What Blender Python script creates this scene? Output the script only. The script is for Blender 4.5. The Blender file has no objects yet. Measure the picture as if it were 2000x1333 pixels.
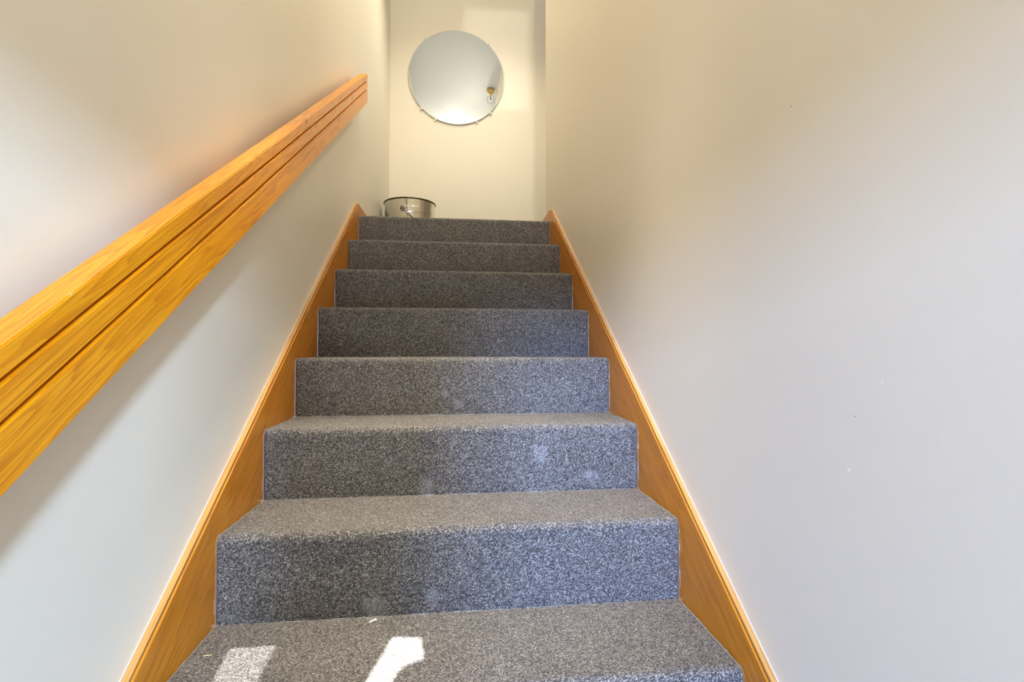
import bpy, bmesh, math, random
from mathutils import Vector, Matrix, noise

random.seed(7)
scene = bpy.context.scene
COL = scene.collection

# ------------------------------------------------------------------ measures (metres)
W = 0.99                      # carpet width between the stringers
H, D, Y0 = 0.17954, 0.25792, 1.10908      # riser, going, depth of riser 1
WL, WR = -0.019, W + 0.019    # wall faces
Z_ENTRY = -5 * H              # lower floor
Z_LAND = 7 * H                # landing
Y_BACK = 4.047
Y_REAR = -1.5
Y_END = 2.872                 # where the right wall stops at the landing
Z_CEIL = 3.76
SL = H / D
def nose(y): return (y - Y0) * SL + H     # line through the nosings
def ry(n): return Y0 + (n - 1) * D        # depth of riser n

# ------------------------------------------------------------------ camera
cam_data = bpy.data.cameras.new('camera')
cam = bpy.data.objects.new('camera', cam_data); COL.objects.link(cam)
cam.location = (0.48032, 0.0, 0.55436)
cam.rotation_euler = (math.radians(90 + 1.3048), 0, math.radians(-6.5958))
cam_data.sensor_width = 36.0; cam_data.sensor_fit = 'HORIZONTAL'; cam_data.lens = 17.9166
cam_data.clip_start = 0.02
scene.camera = cam

# ------------------------------------------------------------------ world, sun, daylight, exposure
world = bpy.data.worlds.new('world'); scene.world = world; world.use_nodes = True
bgn = world.node_tree.nodes['Background']
bgn.inputs[0].default_value = (0.62, 0.78, 1.0, 1); bgn.inputs[1].default_value = 1.2

def light(name, kind, loc, energy, color, parent=None, **kw):
    l = bpy.data.lights.new(name, kind); l.energy = energy; l.color = color
    for k, v in kw.items(): setattr(l, k, v)
    o = bpy.data.objects.new(name, l); COL.objects.link(o); o.location = loc
    if parent: o.parent = parent
    return o
def aim(o, target):
    o.rotation_euler = (Vector(target) - o.location).to_track_quat('-Z', 'Y').to_euler()

SUN_T = (-0.21, 1.12)          # sideways and downward run of the sun per metre of depth
sun = light('sun', 'SUN', (0, -6, 6), 30.0, (1.0, 0.97, 0.93), angle=math.radians(0.15))
sun.rotation_euler = Vector((SUN_T[0], 1, -SUN_T[1])).to_track_quat('-Z', 'Y').to_euler()

sky = light('sky_daylight', 'AREA', (-1.15, -8.0, 2.0), 1450.0, (0.31, 0.49, 0.97), shape='RECTANGLE', size=0.7, size_y=0.9)
aim(sky, (0.8, 1.2, 0.35))
sky2 = light('sky_daylight', 'AREA', (3.25, -8.0, 1.90), 1250.0, (0.46, 0.67, 1.0), shape='RECTANGLE', size=0.6, size_y=0.5)
aim(sky2, (0.0, 0.9, 0.5))
# added spot that throws the pale rectangle on the back wall, through its own opening
patch_spot = light('wall_patch_spot', 'SPOT', (-0.51, -12.0, 2.6), 1500.0, (1.0, 0.95, 0.92), spot_size=math.radians(14), spot_blend=0.3, shadow_soft_size=0.06)
aim(patch_spot, (0.84, 4.05, 2.92))

scene.view_settings.view_transform = 'Standard'
scene.view_settings.look = 'None'
scene.view_settings.gamma = 1.0
scene.view_settings.use_curve_mapping = False
scene.view_settings.exposure = 0.36
scene.cycles.max_bounces = 8
scene.cycles.diffuse_bounces = 6
scene.cycles.use_adaptive_sampling = True
scene.cycles.adaptive_threshold = 0.025
scene.cycles.caustics_reflective = False
scene.cycles.caustics_refractive = False

# ------------------------------------------------------------------ node helpers
def new_mat(name):
    m = bpy.data.materials.new(name); m.use_nodes = True
    nt = m.node_tree
    return m, nt, nt.nodes['Principled BSDF']
def nd(nt, kind, **kw):
    n = nt.nodes.new(kind)
    for k, v in kw.items():
        if k.startswith('i_'):
            key = k[2:]
            n.inputs[int(key) if key.isdigit() else key].default_value = v
        else: setattr(n, k, v)
    return n
def ramp(nt, fac, stops, interp='LINEAR'):
    r = nt.nodes.new('ShaderNodeValToRGB'); r.color_ramp.interpolation = interp
    el = r.color_ramp.elements
    while len(el) < len(stops): el.new(0.5)
    for e, (p, c) in zip(el, stops): e.position = p; e.color = (*c, 1)
    nt.links.new(fac, r.inputs[0]); return r.outputs[0]
def mixc(nt, fac, a, b, mode='MIX'):
    n = nt.nodes.new('ShaderNodeMix'); n.data_type = 'RGBA'; n.blend_type = mode
    for sock, v in ((n.inputs[0], fac), (n.inputs[6], a), (n.inputs[7], b)):
        if isinstance(v, bpy.types.NodeSocket): nt.links.new(v, sock)
        else: sock.default_value = v if isinstance(v, float) else (*v, 1)
    return n.outputs[2]
def math_n(nt, op, a, b=None, clamp=False):
    n = nt.nodes.new('ShaderNodeMath'); n.operation = op; n.use_clamp = clamp
    for s, v in ((n.inputs[0], a), (n.inputs[1], b)):
        if v is None: continue
        if isinstance(v, bpy.types.NodeSocket): nt.links.new(v, s)
        else: s.default_value = v
    return n.outputs[0]
def bump(nt, height, strength, dist, bsdf, prev=None):
    b = nd(nt, 'ShaderNodeBump'); b.inputs['Strength'].default_value = strength; b.inputs['Distance'].default_value = dist
    nt.links.new(height, b.inputs['Height'])
    if prev is not None: nt.links.new(prev, b.inputs['Normal'])
    nt.links.new(b.outputs[0], bsdf.inputs['Normal']); return b.outputs[0]
def spot_mask(nt, pos, spots, ragged=None):
    """marks with a place and a size of their own: (x, y, z, radius)"""
    out = None
    for (x, y, z, r) in spots:
        v = nd(nt, 'ShaderNodeVectorMath', operation='DISTANCE'); v.inputs[1].default_value = (x, y, z)
        nt.links.new(pos, v.inputs[0]); dist = v.outputs['Value']
        if ragged is not None: dist = math_n(nt, 'ADD', dist, math_n(nt, 'MULTIPLY', math_n(nt, 'SUBTRACT', ragged, 0.5), r * 1.6))
        m = nd(nt, 'ShaderNodeMapRange'); m.inputs[1].default_value = r; m.inputs[2].default_value = r * 0.4
        nt.links.new(dist, m.inputs[0])
        out = m.outputs[0] if out is None else math_n(nt, 'MAXIMUM', out, m.outputs[0])
    return out

# ------------------------------------------------------------------ materials
def paint(name, col, rough=0.42, dark=(), pale=(), relief=1.0):
    m, nt, b = new_mat(name)
    pos = nd(nt, 'ShaderNodeNewGeometry').outputs['Position']
    big = nd(nt, 'ShaderNodeTexNoise'); big.inputs['Scale'].default_value = 1.7; big.inputs['Detail'].default_value = 3
    nt.links.new(pos, big.inputs['Vector'])
    c = ramp(nt, big.outputs[0], [(0.3, tuple(v * 0.985 for v in col)), (0.7, tuple(min(1, v * 1.01) for v in col))])
    if dark: c = mixc(nt, spot_mask(nt, pos, dark), c, (0.25, 0.21, 0.17))
    if pale: c = mixc(nt, spot_mask(nt, pos, pale), c, (0.93, 0.91, 0.88))
    nt.links.new(c, b.inputs['Base Color']); b.inputs['Roughness'].default_value = rough
    b.inputs['Specular IOR Level'].default_value = 0.4
    peel = nd(nt, 'ShaderNodeTexNoise'); peel.inputs['Scale'].default_value = 130; peel.inputs['Detail'].default_value = 2
    nt.links.new(pos, peel.inputs['Vector'])
    wav = nd(nt, 'ShaderNodeTexNoise'); wav.inputs['Scale'].default_value = 5; wav.inputs['Detail'].default_value = 1
    nt.links.new(pos, wav.inputs['Vector'])
    p = bump(nt, wav.outputs[0], 0.05 * relief, 0.01, b)
    bump(nt, peel.outputs[0], 0.12 * relief, 0.0012, b, p)
    return m
CREAM = (0.80, 0.747, 0.63)
M = {}
M['wall'] = paint('cream_wall_paint', CREAM)
M['wall_r'] = paint('cream_wall_paint_marked', CREAM, dark=[(1.009, 0.7396, 0.943, 0.0018), (1.009, 0.62, 0.47, 0.0012), (1.009, 0.81, 0.60, 0.0012)],
                    pale=[(1.009, 0.6319, 0.397, 0.0035), (1.009, 0.576, 0.517, 0.0022)])
M['ceiling'] = paint('white_ceiling_paint', (0.66, 0.73, 0.83), 0.6, relief=0.0)
M['caulk'] = paint('white_caulk', (0.74, 0.73, 0.71), 0.7)

def oak(name, seed, base=(0.87, 0.34, 0.003), dark=(0.46, 0.135, 0.002), light_c=(0.92, 0.44, 0.014), rough=0.36):
    m, nt, b = new_mat(name)
    tc = nd(nt, 'ShaderNodeTexCoord').outputs['Object']
    mp = nd(nt, 'ShaderNodeMapping'); mp.inputs['Location'].default_value = (seed, seed * 0.37, seed * 0.11); mp.inputs['Scale'].default_value = (0.75, 13.0, 13.0)
    nt.links.new(tc, mp.inputs['Vector'])
    warp = nd(nt, 'ShaderNodeTexNoise'); warp.inputs['Scale'].default_value = 1.4; warp.inputs['Detail'].default_value = 3
    nt.links.new(mp.outputs[0], warp.inputs['Vector'])
    rings = math_n(nt, 'FRACT', math_n(nt, 'MULTIPLY', warp.outputs[0], 16.0))
    g = ramp(nt, rings, [(0.0, dark), (0.16, tuple((a * 1.3 + c * 0.7) / 2 for a, c in zip(dark, base))), (0.45, base), (0.8, light_c), (1.0, base)])
    g = mixc(nt, 0.42, base, g)
    # fine pores running along the board
    mp2 = nd(nt, 'ShaderNodeMapping'); mp2.inputs['Scale'].default_value = (7.0, 420.0, 420.0); mp2.inputs['Location'].default_value = (seed, 0, 0)
    nt.links.new(tc, mp2.inputs['Vector'])
    por = nd(nt, 'ShaderNodeTexNoise'); por.inputs['Scale'].default_value = 1.0; por.inputs['Detail'].default_value = 4
    nt.links.new(mp2.outputs[0], por.inputs['Vector'])
    pm = ramp(nt, por.outputs[0], [(0.36, (0.62, 0.52, 0.42)), (0.52, (1, 1, 1))])
    g = mixc(nt, 0.55, g, pm, 'MULTIPLY')
    # small pale nicks
    vo = nd(nt, 'ShaderNodeTexVoronoi'); vo.inputs['Scale'].default_value = 11.0; nt.links.new(tc, vo.inputs['Vector'])
    nk = nd(nt, 'ShaderNodeMapRange'); nk.inputs[1].default_value = 0.03; nk.inputs[2].default_value = 0.015
    nt.links.new(vo.outputs['Distance'], nk.inputs[0])
    g = mixc(nt, math_n(nt, 'MULTIPLY', nk.outputs[0], 0.6), g, (0.75, 0.55, 0.35))
    nt.links.new(g, b.inputs['Base Color']); b.inputs['Roughness'].default_value = rough
    b.inputs['Coat Weight'].default_value = 0.08; b.inputs['Coat Roughness'].default_value = 0.25
    bump(nt, por.outputs[0], 0.12, 0.0006, b)
    return m
M['oak_a'] = oak('honey_oak_a', 1.3)
M['oak_b'] = oak('honey_oak_b', 4.9)
M['oak_c'] = oak('honey_oak_c', 8.2)
M['oak_string'] = oak('honey_oak_stringer', 12.4, base=(0.58, 0.215, 0.007), dark=(0.27, 0.078, 0.002), light_c=(0.66, 0.275, 0.016))
M['oak_cap'] = oak('honey_oak_cap', 15.1, base=(0.60, 0.32, 0.085), dark=(0.42, 0.19, 0.04), light_c=(0.70, 0.42, 0.15))

def carpet():
    m, nt, b = new_mat('grey_loop_carpet')
    pos = nd(nt, 'ShaderNodeNewGeometry').outputs['Position']
    mp = nd(nt, 'ShaderNodeMapping'); mp.inputs['Rotation'].default_value = (0.5, 0.6, 0.55); mp.inputs['Scale'].default_value = (1.0, 1.55, 1.2)
    nt.links.new(pos, mp.inputs['Vector'])
    vo = nd(nt, 'ShaderNodeTexVoronoi'); vo.inputs['Scale'].default_value = 430.0; vo.inputs['Randomness'].default_value = 0.9
    nt.links.new(mp.outputs[0], vo.inputs['Vector'])
    sp = nd(nt, 'ShaderNodeSeparateColor'); nt.links.new(vo.outputs['Color'], sp.inputs[0])
    c = ramp(nt, sp.outputs[0], [(0.0, (0.048, 0.044, 0.042)), (0.35, (0.112, 0.105, 0.100)), (0.62, (0.21, 0.20, 0.19)), (0.88, (0.34, 0.324, 0.31)), (1.0, (0.52, 0.50, 0.475))])
    # loops paler in the middle, darker towards their edges
    sh = ramp(nt, vo.outputs['Distance'], [(0.1, (1.15, 1.15, 1.15)), (0.75, (0.55, 0.55, 0.55))])
    c = mixc(nt, 0.8, c, sh, 'MULTIPLY')
    # traffic mottling
    n1 = nd(nt, 'ShaderNodeTexNoise'); n1.inputs['Scale'].default_value = 9; n1.inputs['Detail'].default_value = 4
    nt.links.new(pos, n1.inputs['Vector'])
    c = mixc(nt, 0.35, c, ramp(nt, n1.outputs[0], [(0.3, (0.75, 0.73, 0.72)), (0.7, (1.15, 1.15, 1.15))]), 'MULTIPLY')
    # chalky scuffs
    n2 = nd(nt, 'ShaderNodeTexNoise'); n2.inputs['Scale'].default_value = 60; n2.inputs['Detail'].default_value = 5
    nt.links.new(pos, n2.inputs['Vector'])
    y2, y3 = ry(2), ry(3)
    sc = spot_mask(nt, pos, [(0.850, y2, 0.218, 0.022), (0.715, y2, 0.283, 0.03), (0.872, y2, 0.214, 0.012), (0.497, y3, 0.391, 0.018), (0.457, y3, 0.424, 0.016),
                             (0.32, ry(1), 0.02, 0.03), (0.44, ry(1), 0.035, 0.02), (0.41, y2, 0.2, 0.03)], n2.outputs[0])
    c = mixc(nt, math_n(nt, 'MULTIPLY', sc, 0.16), c, (0.62, 0.63, 0.66))
    nt.links.new(c, b.inputs['Base Color']); b.inputs['Roughness'].default_value = 0.95
    b.inputs['Specular IOR Level'].default_value = 0.15
    b.inputs['Sheen Weight'].default_value = 0.12; b.inputs['Sheen Roughness'].default_value = 0.5
    inv = math_n(nt, 'SUBTRACT', 1.0, vo.outputs['Distance'])
    bump(nt, inv, 0.6, 0.0025, b)
    return m
M['carpet'] = carpet()

def simple(name, col, rough=0.5, metal=0.0, vary=1.0, **kw):
    m, nt, b = new_mat(name)
    tc = nd(nt, 'ShaderNodeTexCoord').outputs['Object']
    n = nd(nt, 'ShaderNodeTexNoise'); n.inputs['Scale'].default_value = 30; n.inputs['Detail'].default_value = 3
    nt.links.new(tc, n.inputs['Vector'])
    nt.links.new(ramp(nt, n.outputs[0], [(0.3, tuple(v * (1 - 0.06 * vary) for v in col)), (0.7, tuple(min(1, v * (1 + 0.04 * vary)) for v in col))]), b.inputs['Base Color'])
    b.inputs['Roughness'].default_value = rough; b.inputs['Metallic'].default_value = metal
    for k, v in kw.items(): b.inputs[k.replace('_', ' ')].default_value = v
    return m
M['steel'] = simple('brushed_bucket_steel', (0.80, 0.785, 0.75), 0.16, 1.0)
M['dark_rim'] = simple('dark_rolled_rim', (0.09, 0.075, 0.05), 0.35, 1.0)
M['wire'] = simple('grey_handle_wire', (0.16, 0.155, 0.15), 0.3, 1.0)
M['brass'] = simple('antique_brass', (0.62, 0.46, 0.20), 0.28, 1.0)
M['filament'] = simple('dark_bulb_stem', (0.05, 0.045, 0.04), 0.4, 0.5)
M['silver'] = simple('mirror_silver', (0.94, 0.955, 0.965), 0.004, 1.0, vary=0.0)
M['glass_edge'] = simple('polished_glass_edge', (0.62, 0.64, 0.60), 0.15)
M['clip'] = simple('clear_plastic_clip', (0.80, 0.755, 0.66), 0.35)
M['backing'] = simple('pale_carpet_backing', (0.62, 0.58, 0.50), 0.9)
M['lint'] = simple('white_lint', (0.85, 0.84, 0.82), 0.9)
M['straw'] = simple('straw', (0.75, 0.62, 0.38), 0.8)
M['door'] = simple('white_door_paint', (0.75, 0.75, 0.74), 0.4)
M['mask_board'] = simple('mask_board_brown', (0.30, 0.27, 0.23), 0.8)
M['paving'] = simple('grey_paving', (0.30, 0.30, 0.29), 0.9)
def clear_glass(name):
    m, nt, b = new_mat(name)
    tr = nd(nt, 'ShaderNodeBsdfTransparent'); gl = nd(nt, 'ShaderNodeBsdfGlossy'); gl.inputs['Roughness'].default_value = 0.03
    fr = nd(nt, 'ShaderNodeFresnel'); fr.inputs[0].default_value = 1.08
    mx = nd(nt, 'ShaderNodeMixShader'); out = nt.nodes['Material Output']
    nt.links.new(fr.outputs[0], mx.inputs[0]); nt.links.new(tr.outputs[0], mx.inputs[1]); nt.links.new(gl.outputs[0], mx.inputs[2])
    nt.links.new(mx.outputs[0], out.inputs[0]); nt.nodes.remove(b)
    return m
M['glass'] = clear_glass('clear_glass')

# ------------------------------------------------------------------ object helpers
def tag(o, label=None, cat=None, group=None, kind=None):
    for k, v in (('label', label), ('category', cat), ('group', group), ('kind', kind)):
        if v: o[k] = v
    return o
def link(name, me, mat, parent=None, smooth=False):
    o = bpy.data.objects.new(name, me); COL.objects.link(o)
    if mat is not None and not me.materials: me.materials.append(mat)
    if parent: o.parent = parent
    if smooth:
        for p in me.polygons: p.use_smooth = True
    return o
def empty(name, loc): 
    o = bpy.data.objects.new(name, None); COL.objects.link(o); o.location = loc; o.empty_display_size = 0.1; return o
def bm_obj(name, bm, mat, parent=None, smooth=False):
    me = bpy.data.meshes.new(name); bm.normal_update(); bm.to_mesh(me); bm.free()
    return link(name, me, mat, parent, smooth)
def add_box(bm, lo, hi):
    r = bmesh.ops.create_cube(bm, size=1.0)
    c = [(a + b) / 2 for a, b in zip(lo, hi)]; s = [b - a for a, b in zip(lo, hi)]
    for v in r['verts']: v.co = Vector((c[0] + v.co.x * s[0], c[1] + v.co.y * s[1], c[2] + v.co.z * s[2]))
def box(name, lo, hi, mat, parent=None, bevel=0.0):
    bm = bmesh.new(); add_box(bm, lo, hi)
    if bevel: bmesh.ops.bevel(bm, geom=bm.edges[:], offset=bevel, segments=2, affect='EDGES')
    return bm_obj(name, bm, mat, parent)
def lathe(bm, prof, seg=48, centre=(0, 0, 0)):
    rings = []
    for r, z in prof:
        if r < 1e-6: rings.append([bm.verts.new((centre[0], centre[1], centre[2] + z))]); continue
        rings.append([bm.verts.new((centre[0] + r * math.cos(2 * math.pi * i / seg), centre[1] + r * math.sin(2 * math.pi * i / seg), centre[2] + z)) for i in range(seg)])
    for a, b in zip(rings, rings[1:]):
        for i in range(seg):
            j = (i + 1) % seg
            if len(a) == 1 and len(b) == 1: continue
            if len(a) == 1: bm.faces.new((a[0], b[j], b[i]))
            elif len(b) == 1: bm.faces.new((a[i], a[j], b[0]))
            else: bm.faces.new((a[i], a[j], b[j], b[i]))
    bmesh.ops.recalc_face_normals(bm, faces=bm.faces[:])
def tube(bm, pts, r, seg=8):
    pts = [Vector(p) for p in pts]; rings = []
    for i, p in enumerate(pts):
        t = (pts[min(i + 1, len(pts) - 1)] - pts[max(i - 1, 0)]).normalized()
        u = t.cross(Vector((0.13, 0.31, 0.94))).normalized(); w = t.cross(u)
        rings.append([bm.verts.new(p + (u * math.cos(2 * math.pi * k / seg) + w * math.sin(2 * math.pi * k / seg)) * r) for k in range(seg)])
    for a, b in zip(rings, rings[1:]):
        for k in range(seg): bm.faces.new((a[k], a[(k + 1) % seg], b[(k + 1) % seg], b[k]))
    bm.faces.new(rings[0][::-1]); bm.faces.new(rings[-1])
    bmesh.ops.recalc_face_normals(bm, faces=bm.faces[:])
def slope_prism(name, poly, x0, x1, slope, mat, parent, bevel=0.0):
    """polygon in (depth, height) pushed from x0 to x1; the object's own X axis runs up the slope so the grain does too"""
    th = math.atan(slope); c, s = math.cos(th), math.sin(th)
    oy, oz = poly[0]
    bm = bmesh.new(); lo, hi = [], []
    for y, z in poly:
        a, b = (y - oy) * c + (z - oz) * s, -(y - oy) * s + (z - oz) * c
        lo.append(bm.verts.new((a, 0.0, b))); hi.append(bm.verts.new((a, -(x1 - x0), b)))
    n = len(poly)
    bm.faces.new(lo); bm.faces.new(hi[::-1])
    for i in range(n):
        j = (i + 1) % n
        bm.faces.new((lo[j], lo[i], hi[i], hi[j]))
    bmesh.ops.recalc_face_normals(bm, faces=bm.faces[:])
    if bevel: bmesh.ops.bevel(bm, geom=bm.edges[:], offset=bevel, segments=2, affect='EDGES')
    o = bm_obj(name, bm, mat, parent)
    m = Matrix(((0, -1, 0, x0), (c, 0, -s, oy), (s, 0, c, oz), (0, 0, 0, 1)))
    if parent is None: o.matrix_basis = m
    else: o.matrix_basis = PW(parent).inverted() @ m
    return o
def PW(o):
    return (PW(o.parent) if o.parent else Matrix()) @ o.matrix_basis

# ------------------------------------------------------------------ the setting
T = 0.12
def struct(o, label, cat): return tag(o, label, cat, kind='structure')
struct(box('wall_left', (WL - T, Y_REAR - T, Z_ENTRY - 0.1), (WL, Y_BACK + T, Z_CEIL), M['wall']), 'cream painted stairwell wall behind the oak handrail', 'wall')
struct(box('wall_right', (WR, Y_REAR - T, Z_ENTRY - 0.1), (WR + T, Y_END, Z_CEIL), M['wall_r']), 'bare cream painted stairwell wall opposite the handrail', 'wall')
struct(box('wall_back', (WL, Y_BACK, Z_LAND - 0.2), (3.2, Y_BACK + T, Z_CEIL), M['wall']), 'cream wall at the head of the stairs carrying the round mirror', 'wall')
struct(box('wall_hall_front', (WR + T, Y_END - T, Z_LAND - 0.2), (3.2, Y_END, Z_CEIL), M['wall']), 'cream wall of the side hall around the corner', 'wall')
struct(box('wall_hall_end', (3.2, Y_END - T, Z_LAND - 0.2), (3.2 + T, Y_BACK + T, Z_CEIL), M['wall']), 'cream end wall of the side hall', 'wall')
struct(box('ceiling', (WL - T, Y_REAR - T, Z_CEIL), (3.2 + T, Y_BACK + T, Z_CEIL + 0.1), M['ceiling']), 'flat white ceiling seen in the round mirror', 'ceiling')
struct(box('floor', (WL, ry(8), Z_LAND - 0.18), (WR, Y_BACK, Z_LAND), M['carpet']), 'grey carpeted landing at the head of the stairs', 'floor')
struct(box('floor_hall', (WR, Y_END, Z_LAND - 0.18), (3.2, Y_BACK, Z_LAND), M['carpet']), 'grey carpeted floor of the side hall', 'floor')
struct(box('floor_entry', (WL, Y_REAR - T, Z_ENTRY - 0.1), (WR, ry(-4) + 0.02, Z_ENTRY), M['carpet']), 'grey carpeted entry floor at the foot of the stairs', 'floor')
# wall behind the camera: a doorway below, two added high openings above
DX0, DX1, DZ1 = WL, WR, 1.135
WX0, WX1, WZ0, WZ1 = 0.56, 0.985, 2.54, 2.96      # added opening, masked, for the sun
VX0, VX1, VZ0, VZ1 = 0.183, 0.53, 2.546, 3.077     # added clear opening beside it
bm = bmesh.new()
for lo, hi in (((WL, DZ1), (WR, WZ0)), ((WL, WZ0), (VX0, VZ1)), ((VX0, WZ0), (VX1, VZ0)), ((VX1, WZ0), (WX0, VZ1)), ((WX0, WZ1), (WX1, VZ1)), ((WX1, WZ0), (WR, VZ1)), ((WL, VZ1), (WR, Z_CEIL))):
    add_box(bm, (lo[0], Y_REAR - T, lo[1]), (hi[0], Y_REAR, hi[1]))
struct(bm_obj('wall_rear', bm, M['wall']), 'cream entry wall with a doorway and two added high openings', 'wall')
def frame(name, x0, x1, z0, z1, w, label, cat):
    bm = bmesh.new(); ya, yb = Y_REAR - 0.07, Y_REAR - 0.03
    for lo, hi in (((x0, z0), (x0 + w, z1)), ((x1 - w, z0), (x1, z1)), ((x0 + w, z1 - w), (x1 - w, z1)), ((x0 + w, z0), (x1 - w, z0 + w))):
        add_box(bm, (lo[0], ya, lo[1]), (hi[0], yb, hi[1]))
    o = struct(bm_obj(name, bm, M['door']), label, cat)
    box('pane', (x0 + w, Y_REAR - 0.052, z0 + w), (x1 - w, Y_REAR - 0.048, z1 - w), M['glass'], o)
    return o
light_opening = frame('light_opening_1', WX0, WX1, WZ0, WZ1, 0.008, 'added unseen opening over the entry door, masked to shape the sun', 'light_opening')  # unseen opening added so the sun reaches the lowest visible tread
frame('light_opening_2', VX0 - 0.01, VX1 + 0.01, VZ0 - 0.01, VZ1 + 0.01, 0.01, 'added unseen opening over the entry door for the wall patch light', 'light_opening')  # unseen opening added only for the spot behind the wall patch
frame('door_1', DX0, DX1, Z_ENTRY, DZ1, 0.03, 'white framed glazed entry door', 'door')
# outside: paving and slabs added to block the sun; an added mask cuts the two sun patches
struct(box('ground', (-8, -14, Z_ENTRY - 0.2), (9, Y_REAR - T, Z_ENTRY - 0.1), M['paving']), 'grey paving outside the entry door', 'ground')
struct(box('door_sun_slab', (-2.5, -5.2, 2.3), (3.5, Y_REAR - T, 2.38), M['door']), 'unseen white slab added to keep the sun out of the entry door', 'sun_slab')  # unseen slab added to stop sun entering the doorway
struct(box('sun_blocker', (0.02, -2.15, 3.115), (0.64, Y_REAR - T, 3.15), M['door']), 'small unseen white slab added to keep the sun out of the clear opening', 'sun_blocker')  # added to stop the sun at the clear opening
Y_MASK = Y_REAR - 0.09
def back(p): return (p[0] - (p[1] - Y_MASK) * SUN_T[0], (p[1] - Y_MASK) * SUN_T[1])
patch_a = [(0.066, 1.026), (0.150, 1.021), (0.153, 0.914), (0.150, 0.80), (0.10, 0.80), (0.078, 0.922)]
patch_b = [(0.366, 1.028), (0.419, 1.021), (0.429, 0.947), (0.404, 0.937), (0.388, 0.922), (0.379, 0.888), (0.36, 0.80), (0.315, 0.80), (0.336, 0.893)]
bm = bmesh.new(); edges = []
for loop in ([(WX0, WZ0), (WX1, WZ0), (WX1, WZ1), (WX0, WZ1)], [back(p) for p in patch_a], [back(p) for p in patch_b]):
    vs = [bm.verts.new((x, Y_MASK, z)) for x, z in loop]
    edges += [bm.edges.new((vs[i], vs[(i + 1) % len(vs)])) for i in range(len(vs))]
bmesh.ops.triangle_fill(bm, edges=edges, use_beauty=True)
mask_board = bm_obj('sun_mask', bm, M['mask_board'], light_opening)  # unseen mask, holes traced back from the sun patches on the tread
md = mask_board.modifiers.new('thickness', 'SOLIDIFY'); md.thickness = 0.004
za = [back(p)[1] for p in patch_a]
for k in range(20):
    z = min(za) + 0.004 + k * 0.0135
    box('dimming_bar', (0.57, Y_MASK - 0.003, z), (0.74, Y_MASK + 0.001, z + 0.0055), M['mask_board'], mask_board)  # bars added to dim one of the sun patches

# baseboards that carry the stringers' line on along the landing
BB = 0.058
def baseboard(name, lo, hi, label): return struct(box(name, lo, hi, M['oak_string'], bevel=0.0006), label, 'baseboard')
Y_AP = 2.655
bl = baseboard('baseboard_left', (-0.0042, Y_AP + 0.0005, Z_LAND), (0.0, Y_BACK, Z_LAND + BB), 'low oak baseboard running on from the stringer under the handrail')
box('cap_strip', (WL + 0.0003, Y_AP + 0.0005, Z_LAND), (-0.0072, Y_BACK, Z_LAND + BB + 0.0008), M['oak_cap'], bl, 0.0008)
br = baseboard('baseboard_right', (W, Y_AP + 0.0005, Z_LAND), (W + 0.0042, Y_END, Z_LAND + BB), 'short oak baseboard at the end of the bare wall')
box('cap_strip', (W + 0.0072, Y_AP + 0.0005, Z_LAND), (WR - 0.0003, Y_END, Z_LAND + BB + 0.0008), M['oak_cap'], br, 0.0008)
baseboard('baseboard_back', (0.0005, Y_BACK - 0.014, Z_LAND), (3.2, Y_BACK, Z_LAND + BB), 'low oak baseboard under the round mirror')

# ------------------------------------------------------------------ staircase
stairs = tag(empty('staircase', (W / 2, ry(-4), Z_ENTRY)), 'straight flight of stairs in grey loop carpet between oak stringers', 'staircase')
def step_mesh():
    """riser, rounded nosing and tread of one carpeted step, foot of the riser at the origin"""
    R = 0.017; prof = []
    n = 42
    for i in range(n): prof.append((0.0, (H - R) * i / n, -1, 0))
    for i in range(9):
        a = math.pi / 2 * i / 8
        prof.append((R - R * math.cos(a), H - R + R * math.sin(a), -math.cos(a), math.sin(a)))
    n = 56
    for i in range(1, n + 1): prof.append((R + (D - R) * i / n, H, 0, 1))
    NX = 240; xs = [0.0012 + (W - 0.0024) * i / NX for i in range(NX + 1)]
    # finer columns at the two cut edges
    xs = sorted(set(xs + [0.0012 + 0.0015 * k for k in range(6)] + [W - 0.0012 - 0.0015 * k for k in range(6)]))
    vs, fs = [], []
    for x in xs:
        e = min(x - 0.0012, W - 0.0012 - x)
        roll = 0.006 * (1 - min(1.0, e / 0.008)) ** 2
        for (y, z, ny, nz) in prof:
            q = noise.noise(Vector((x * 210, y * 210, z * 210))) * 0.0007 + noise.noise(Vector((x * 22, y * 22, z * 22 + 5))) * 0.0012
            q -= roll
            if y > D - 0.004 or z < 0.004: q = min(q, 0.0)
            vs.append((x - W / 2, y + ny * q, z + nz * q))
    P = len(prof)
    for i in range(len(xs) - 1):
        for j in range(P - 1): fs.append((i * P + j, (i + 1) * P + j, (i + 1) * P + j + 1, i * P + j + 1))
    me = bpy.data.meshes.new('carpeted_step'); me.from_pydata(vs, [], fs); me.update()
    for p in me.polygons: p.use_smooth = True
    me.materials.append(M['carpet'])
    return me
sm = step_mesh()
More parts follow.
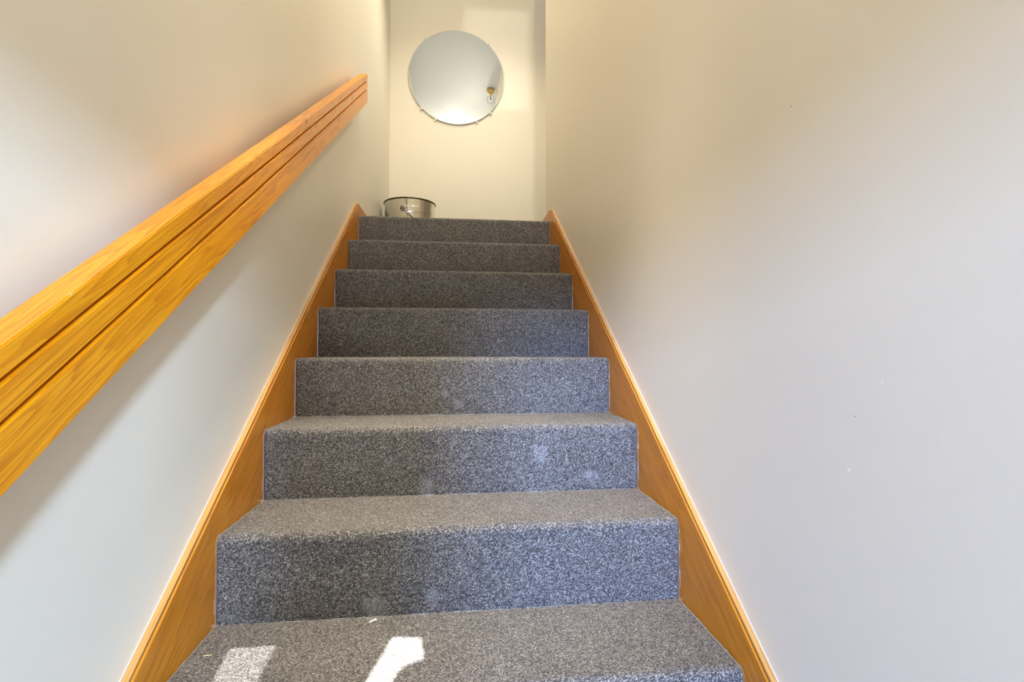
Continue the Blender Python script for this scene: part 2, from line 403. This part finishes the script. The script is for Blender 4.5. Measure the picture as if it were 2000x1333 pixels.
def backing_mesh(side):
    """ragged line of pale backing showing along one cut side edge"""
    rnd = random.Random(3 + side); bm = bmesh.new(); prev = None
    pts = [(0.0, z * 0.006) for z in range(4, 28)] + [(y * 0.006, H) for y in range(2, 43)]
    wob = 0.0
    for y, z in pts:
        wob = 0.6 * wob + rnd.gauss(0, 0.0012)
        x = side * (W / 2 - 0.0004)
        if z < H - 1e-6:
            wdt = max(0.0, 0.0006 + wob * 0.7); a, b = (x, y - 0.0004, z), (x - side * wdt, y - 0.0004 - wdt * 0.6, z)
        else:
            wdt = max(0.0, 0.0006 + wob); a, b = (x, y, z - 0.006), (x, y, z - 0.003 + wdt)
        va, vb = bm.verts.new(a), bm.verts.new(b)
        if prev: bm.faces.new((prev[0], va, vb, prev[1]))
        prev = (va, vb)
    me = bpy.data.meshes.new('backing_edge'); bm.to_mesh(me); bm.free(); me.materials.append(M['backing']); return me
bks = [backing_mesh(-1), backing_mesh(1)]
for n in range(-4, 8):
    o = link('carpeted_step', sm, None, stairs); o.location = (0, ry(n) - ry(-4), (n - 1) * H - Z_ENTRY)
    if n >= 0:
        for bk in bks: link('backing_edge', bk, None, o)

up = 0.060
pl = [(-0.3, Z_ENTRY), (-0.3, nose(-0.3) + up), (Y_AP, Z_LAND + BB), (Y_AP, Z_LAND - 0.32), (ry(-4) + 0.15, Z_ENTRY)]
def stringer(side):
    def xr(a, b): return (-b, -a) if side < 0 else (W + a, W + b)
    s = slope_prism('stringer', pl, *xr(0.0, 0.0042), SL, M['oak_string'], stairs, 0.0006)
    cap = [(y, z + (0.0008 if k in (1, 2) else 0)) for k, (y, z) in enumerate(pl)]
    slope_prism('cap_strip', cap, *xr(0.0072, 0.0187), SL, M['oak_cap'], s, 0.0008)
    cy = [(-0.3, nose(-0.3) + up), (Y_AP, Z_LAND + BB), (Y_AP, Z_LAND + BB + 0.004), (-0.3, nose(-0.3) + up + 0.004)]
    slope_prism('caulk_bead', cy, *xr(0.0172 if side > 0 else 0.0178, 0.0187), SL, M['caulk'], s, 0.0008)
stringer(-1); stringer(1)

# ------------------------------------------------------------------ handrail
RS = 0.679                    # slope of the rail
def rz(y, off): return nose(0.565) + off + (y - 0.565) * RS
rail = tag(empty('handrail', (0.03, 0.3, rz(0.3, 0.60))), 'broad honey oak handrail of three grooved boards on the wall', 'handrail')
YA, YB = -0.25, 2.60
def strip(off0, off1): return [(YA, rz(YA, off0)), (YB, rz(YB, off0)), (YB, rz(YB, off1)), (YA, rz(YA, off1))]
slope_prism('rail_board', strip(0.743, 0.775), 0.012, 0.050, RS, M['oak_a'], rail, 0.0018)
slope_prism('rail_board', strip(0.700, 0.7375), 0.020, 0.050, RS, M['oak_b'], rail, 0.0018)
slope_prism('rail_board', strip(0.627, 0.6945), 0.020, 0.050, RS, M['oak_c'], rail, 0.0018)
slope_prism('rail_backing', strip(0.628, 0.742), 0.012, 0.0199, RS, M['oak_c'], rail)
for y in (0.05, 1.15, 2.35):
    slope_prism('mounting_block', [(y, rz(y, 0.66)), (y + 0.08, rz(y + 0.08, 0.66)), (y + 0.08, rz(y + 0.08, 0.72)), (y, rz(y, 0.72))], WL + 0.0004, 0.012, RS, M['oak_c'], rail)
for y, z in ((1.967, 1.434), (1.541, 1.234)):
    bm = bmesh.new(); bmesh.ops.create_uvsphere(bm, u_segments=10, v_segments=6, radius=1.0)
    for v in bm.verts: v.co = Vector((v.co.x * 0.0005, v.co.y * 0.0035, v.co.z * 0.009))
    o = bm_obj('nail_hole', bm, M['filament'], rail); o.location = Vector((0.0502, y, z)) - rail.location

# ------------------------------------------------------------------ round mirror
MC = Vector((0.503, Y_BACK - 0.012, 2.748)); MR = 0.3805
mir = tag(empty('mirror', MC + Vector((0, 0.012, 0))), 'frameless round mirror held by clips on the far wall', 'mirror')
def disc(name, prof, mat):
    bm = bmesh.new(); lathe(bm, prof, 160)
    bmesh.ops.rotate(bm, verts=bm.verts[:], cent=(0, 0, 0), matrix=Matrix.Rotation(math.pi / 2, 3, 'X'))
    return bm_obj(name, bm, mat, mir)
# profile radius, then distance out of the wall (towards -y)
disc('mirror_glass', [(0, 0.0122), (MR - 0.0055, 0.0122)], M['silver'])
disc('glass_edge', [(MR - 0.0055, 0.0122), (MR - 0.003, 0.0118), (MR, 0.0095), (MR, 0.006), (0, 0.006)], M['glass_edge'])
for dx, dz in ((-0.243, 0.288), (0.245, 0.286), (-0.288, -0.281), (-0.172, -0.364), (0.164, -0.359), (0.275, -0.279)):
    v = Vector((dx, 0, dz)).normalized() * MR
    a = math.atan2(v.x, v.z)
    bm = bmesh.new()
    add_box(bm, (-0.005, -0.0152, -0.007), (0.005, -0.0128, 0.016)); add_box(bm, (-0.005, -0.0128, 0.0015), (0.005, -0.0002, 0.016))
    bmesh.ops.rotate(bm, verts=bm.verts[:], cent=(0, 0, 0), matrix=Matrix.Rotation(a, 3, 'Y'))
    o = bm_obj('mirror_clip', bm, M['clip'], mir); o.location = v

# ------------------------------------------------------------------ bucket
BC = Vector((0.178, 3.60, Z_LAND)); BR = 0.179; BH = 0.330
bk_t = tag(empty('bucket', BC), 'shiny metal bucket with wire handle standing on the landing', 'bucket')
def rad(z): return 0.150 + (BR - 0.150 - 0.004) * z / BH
prof = [(0, 0.0), (rad(0), 0.0)]
for i in range(1, 45):
    z = BH * i / 44; r = rad(z)
    for zc, wd, am in ((BH - 0.062, 0.007, 0.0028), (BH - 0.082, 0.007, 0.0028), (0.05, 0.008, 0.003)):
        r += am * math.exp(-((z - zc) / wd) ** 2)
    prof.append((r, z))
prof += [(rad(BH) - 0.0015, BH)] + [(rad(BH * k / 10) - 0.0015, BH * k / 10 + 0.002 * (k == 0)) for k in range(9, -1, -1)] + [(0, 0.002)]
bm = bmesh.new(); lathe(bm, prof, 96); bm_obj('bucket_body', bm, M['steel'], bk_t, True)
bm = bmesh.new(); lathe(bm, [(BR - 0.004 + 0.005 * math.cos(t), BH + 0.005 * math.sin(t)) for t in [2 * math.pi * k / 10 for k in range(11)]], 96)
bmesh.ops.remove_doubles(bm, verts=bm.verts[:], dist=1e-5); bm_obj('rolled_rim', bm, M['dark_rim'], bk_t, True)
ears = []
for sgn in (1, -1):
    ang = math.radians(-102 if sgn > 0 else 78)
    er = rad(BH - 0.07); u = Vector((math.cos(ang), math.sin(ang), 0)); t = Vector((-u.y, u.x, 0))
    c = u * (er + 0.004) + Vector((0, 0, BH - 0.072))
    bm = bmesh.new(); tube(bm, [c + t * 0.011 * math.cos(a) + Vector((0, 0, 0.017 * math.sin(a))) + u * 0.004 * (1 - abs(math.sin(a))) for a in [math.pi * 2 * k / 14 for k in range(15)]], 0.0028)
    bm_obj('handle_ear', bm, M['wire'], bk_t, True); ears.append((c, u, t))
c0, u0, t0 = ears[0]; c1, u1, t1 = ears[1]
pts = []
side = Vector((u0.y * -1, u0.x, 0))    # the bail hangs round the right-hand side
for k in range(33):
    a = math.pi * k / 32
    rr = rad(BH - 0.12) + 0.016
    p = u0 * rr * math.cos(a) + side * rr * math.sin(a)
    pts.append(p + Vector((0, 0, BH - 0.074 - 0.135 * math.sin(a) ** 0.9)))
bm = bmesh.new(); tube(bm, [c0 + Vector((0, 0, 0.004))] + pts + [c1], 0.0026)
bm_obj('wire_handle', bm, M['wire'], bk_t, True)

# ------------------------------------------------------------------ ceiling lamps (one shows in the mirror)
WARM = (1.0, 0.905, 0.735)
def lamp(loc, power, label, soft=0.03, target=None, cone=150):
    t = tag(empty('ceiling_lamp', loc), label, 'lamp', 'bare bulb ceiling lamps')
    bm = bmesh.new(); lathe(bm, [(0, 0), (0.046, 0), (0.046, -0.012), (0.042, -0.03), (0.03, -0.058), (0.019, -0.066), (0, -0.066)], 40)
    bm_obj('lamp_cup', bm, M['brass'], t, False)
    bm = bmesh.new(); tube(bm, [(0, 0, -0.066), (0, 0, -0.095), (0.002, 0, -0.110), (0, 0, -0.122)], 0.0042, 8)
    bmesh.ops.create_uvsphere(bm, u_segments=8, v_segments=6, radius=0.007, matrix=Matrix.Translation((0, 0, -0.124)))
    bm_obj('filament_stem', bm, M['filament'], t, True)
    bm = bmesh.new(); lathe(bm, [(0.016, -0.066), (0.02, -0.078), (0.038, -0.10), (0.045, -0.125), (0.040, -0.148), (0.022, -0.165), (0, -0.169)], 32)
    bm_obj('glass_bulb', bm, M['glass'], t, True)
    if power and target:
        l = light('bulb_light', 'SPOT', (0, 0, -0.185), power, WARM, t, shadow_soft_size=soft, spot_size=math.radians(cone), spot_blend=0.7)
        l.rotation_euler = (Vector(target) - Vector(loc)).to_track_quat('-Z', 'Y').to_euler()
    elif power: light('bulb_light', 'POINT', (0, 0, -0.185), power, WARM, t, shadow_soft_size=soft)
    return t
lamp((0.925, 1.95, Z_CEIL), 0.0, 'brass cup ceiling lamp with clear bulb, seen reflected in the round mirror')
lamp((0.80, 0.80, Z_CEIL), 64.0, 'added unseen brass cup lamp whose spot lights the mirror wall', 0.03, (0.52, 4.05, 2.3), 80)  # extra fixture, added out of view to light the back wall
lamp((0.86, 3.25, Z_CEIL), 60.0, 'brass cup ceiling lamp with clear bulb over the landing', 0.08, (0.50, 2.45, 1.2), 150)
low = lamp((0.50, 0.80, Z_CEIL), 9.0, 'brass cup ceiling lamp with clear bulb over the lower steps', 0.08)
light('wide_fill', 'SPOT', (0, 0, -0.20), 36.0, WARM, low, shadow_soft_size=0.08, spot_size=math.radians(165), spot_blend=0.5)  # extra wide spot added to brighten the walls; the lamp has no shade
light('tread_fill', 'SPOT', (0, 0, -0.19), 560.0, WARM, low, shadow_soft_size=0.08, spot_size=math.radians(27), spot_blend=1.0).rotation_euler = (math.radians(8.5), 0, 0)  # extra narrow spot added to brighten the treads

# ------------------------------------------------------------------ litter on the lowest visible step
bm = bmesh.new(); rnd = random.Random(5)
for k in range(5): bmesh.ops.create_icosphere(bm, subdivisions=1, radius=0.0022 + 0.0012 * rnd.random(), matrix=Matrix.Translation((k * 0.0024 - 0.005, k * 0.0022 + rnd.uniform(-0.001, 0.001), 0.002)))
o = bm_obj('lint_scrap', bm, M['lint']); o.location = (0.318, 1.080, 0.001)
tag(o, 'tiny white scrap of lint on the lowest visible tread', 'lint')
bm = bmesh.new(); tube(bm, [(-0.007, 0, 0), (0, 0.0006, 0.0006), (0.007, 0.0022, 0)], 0.0009, 6)
o = bm_obj('straw_sliver', bm, M['straw']); o.location = (0.037, 0.998, 0.002)
tag(o, 'thin straw coloured sliver on the carpet by the left stringer', 'straw')
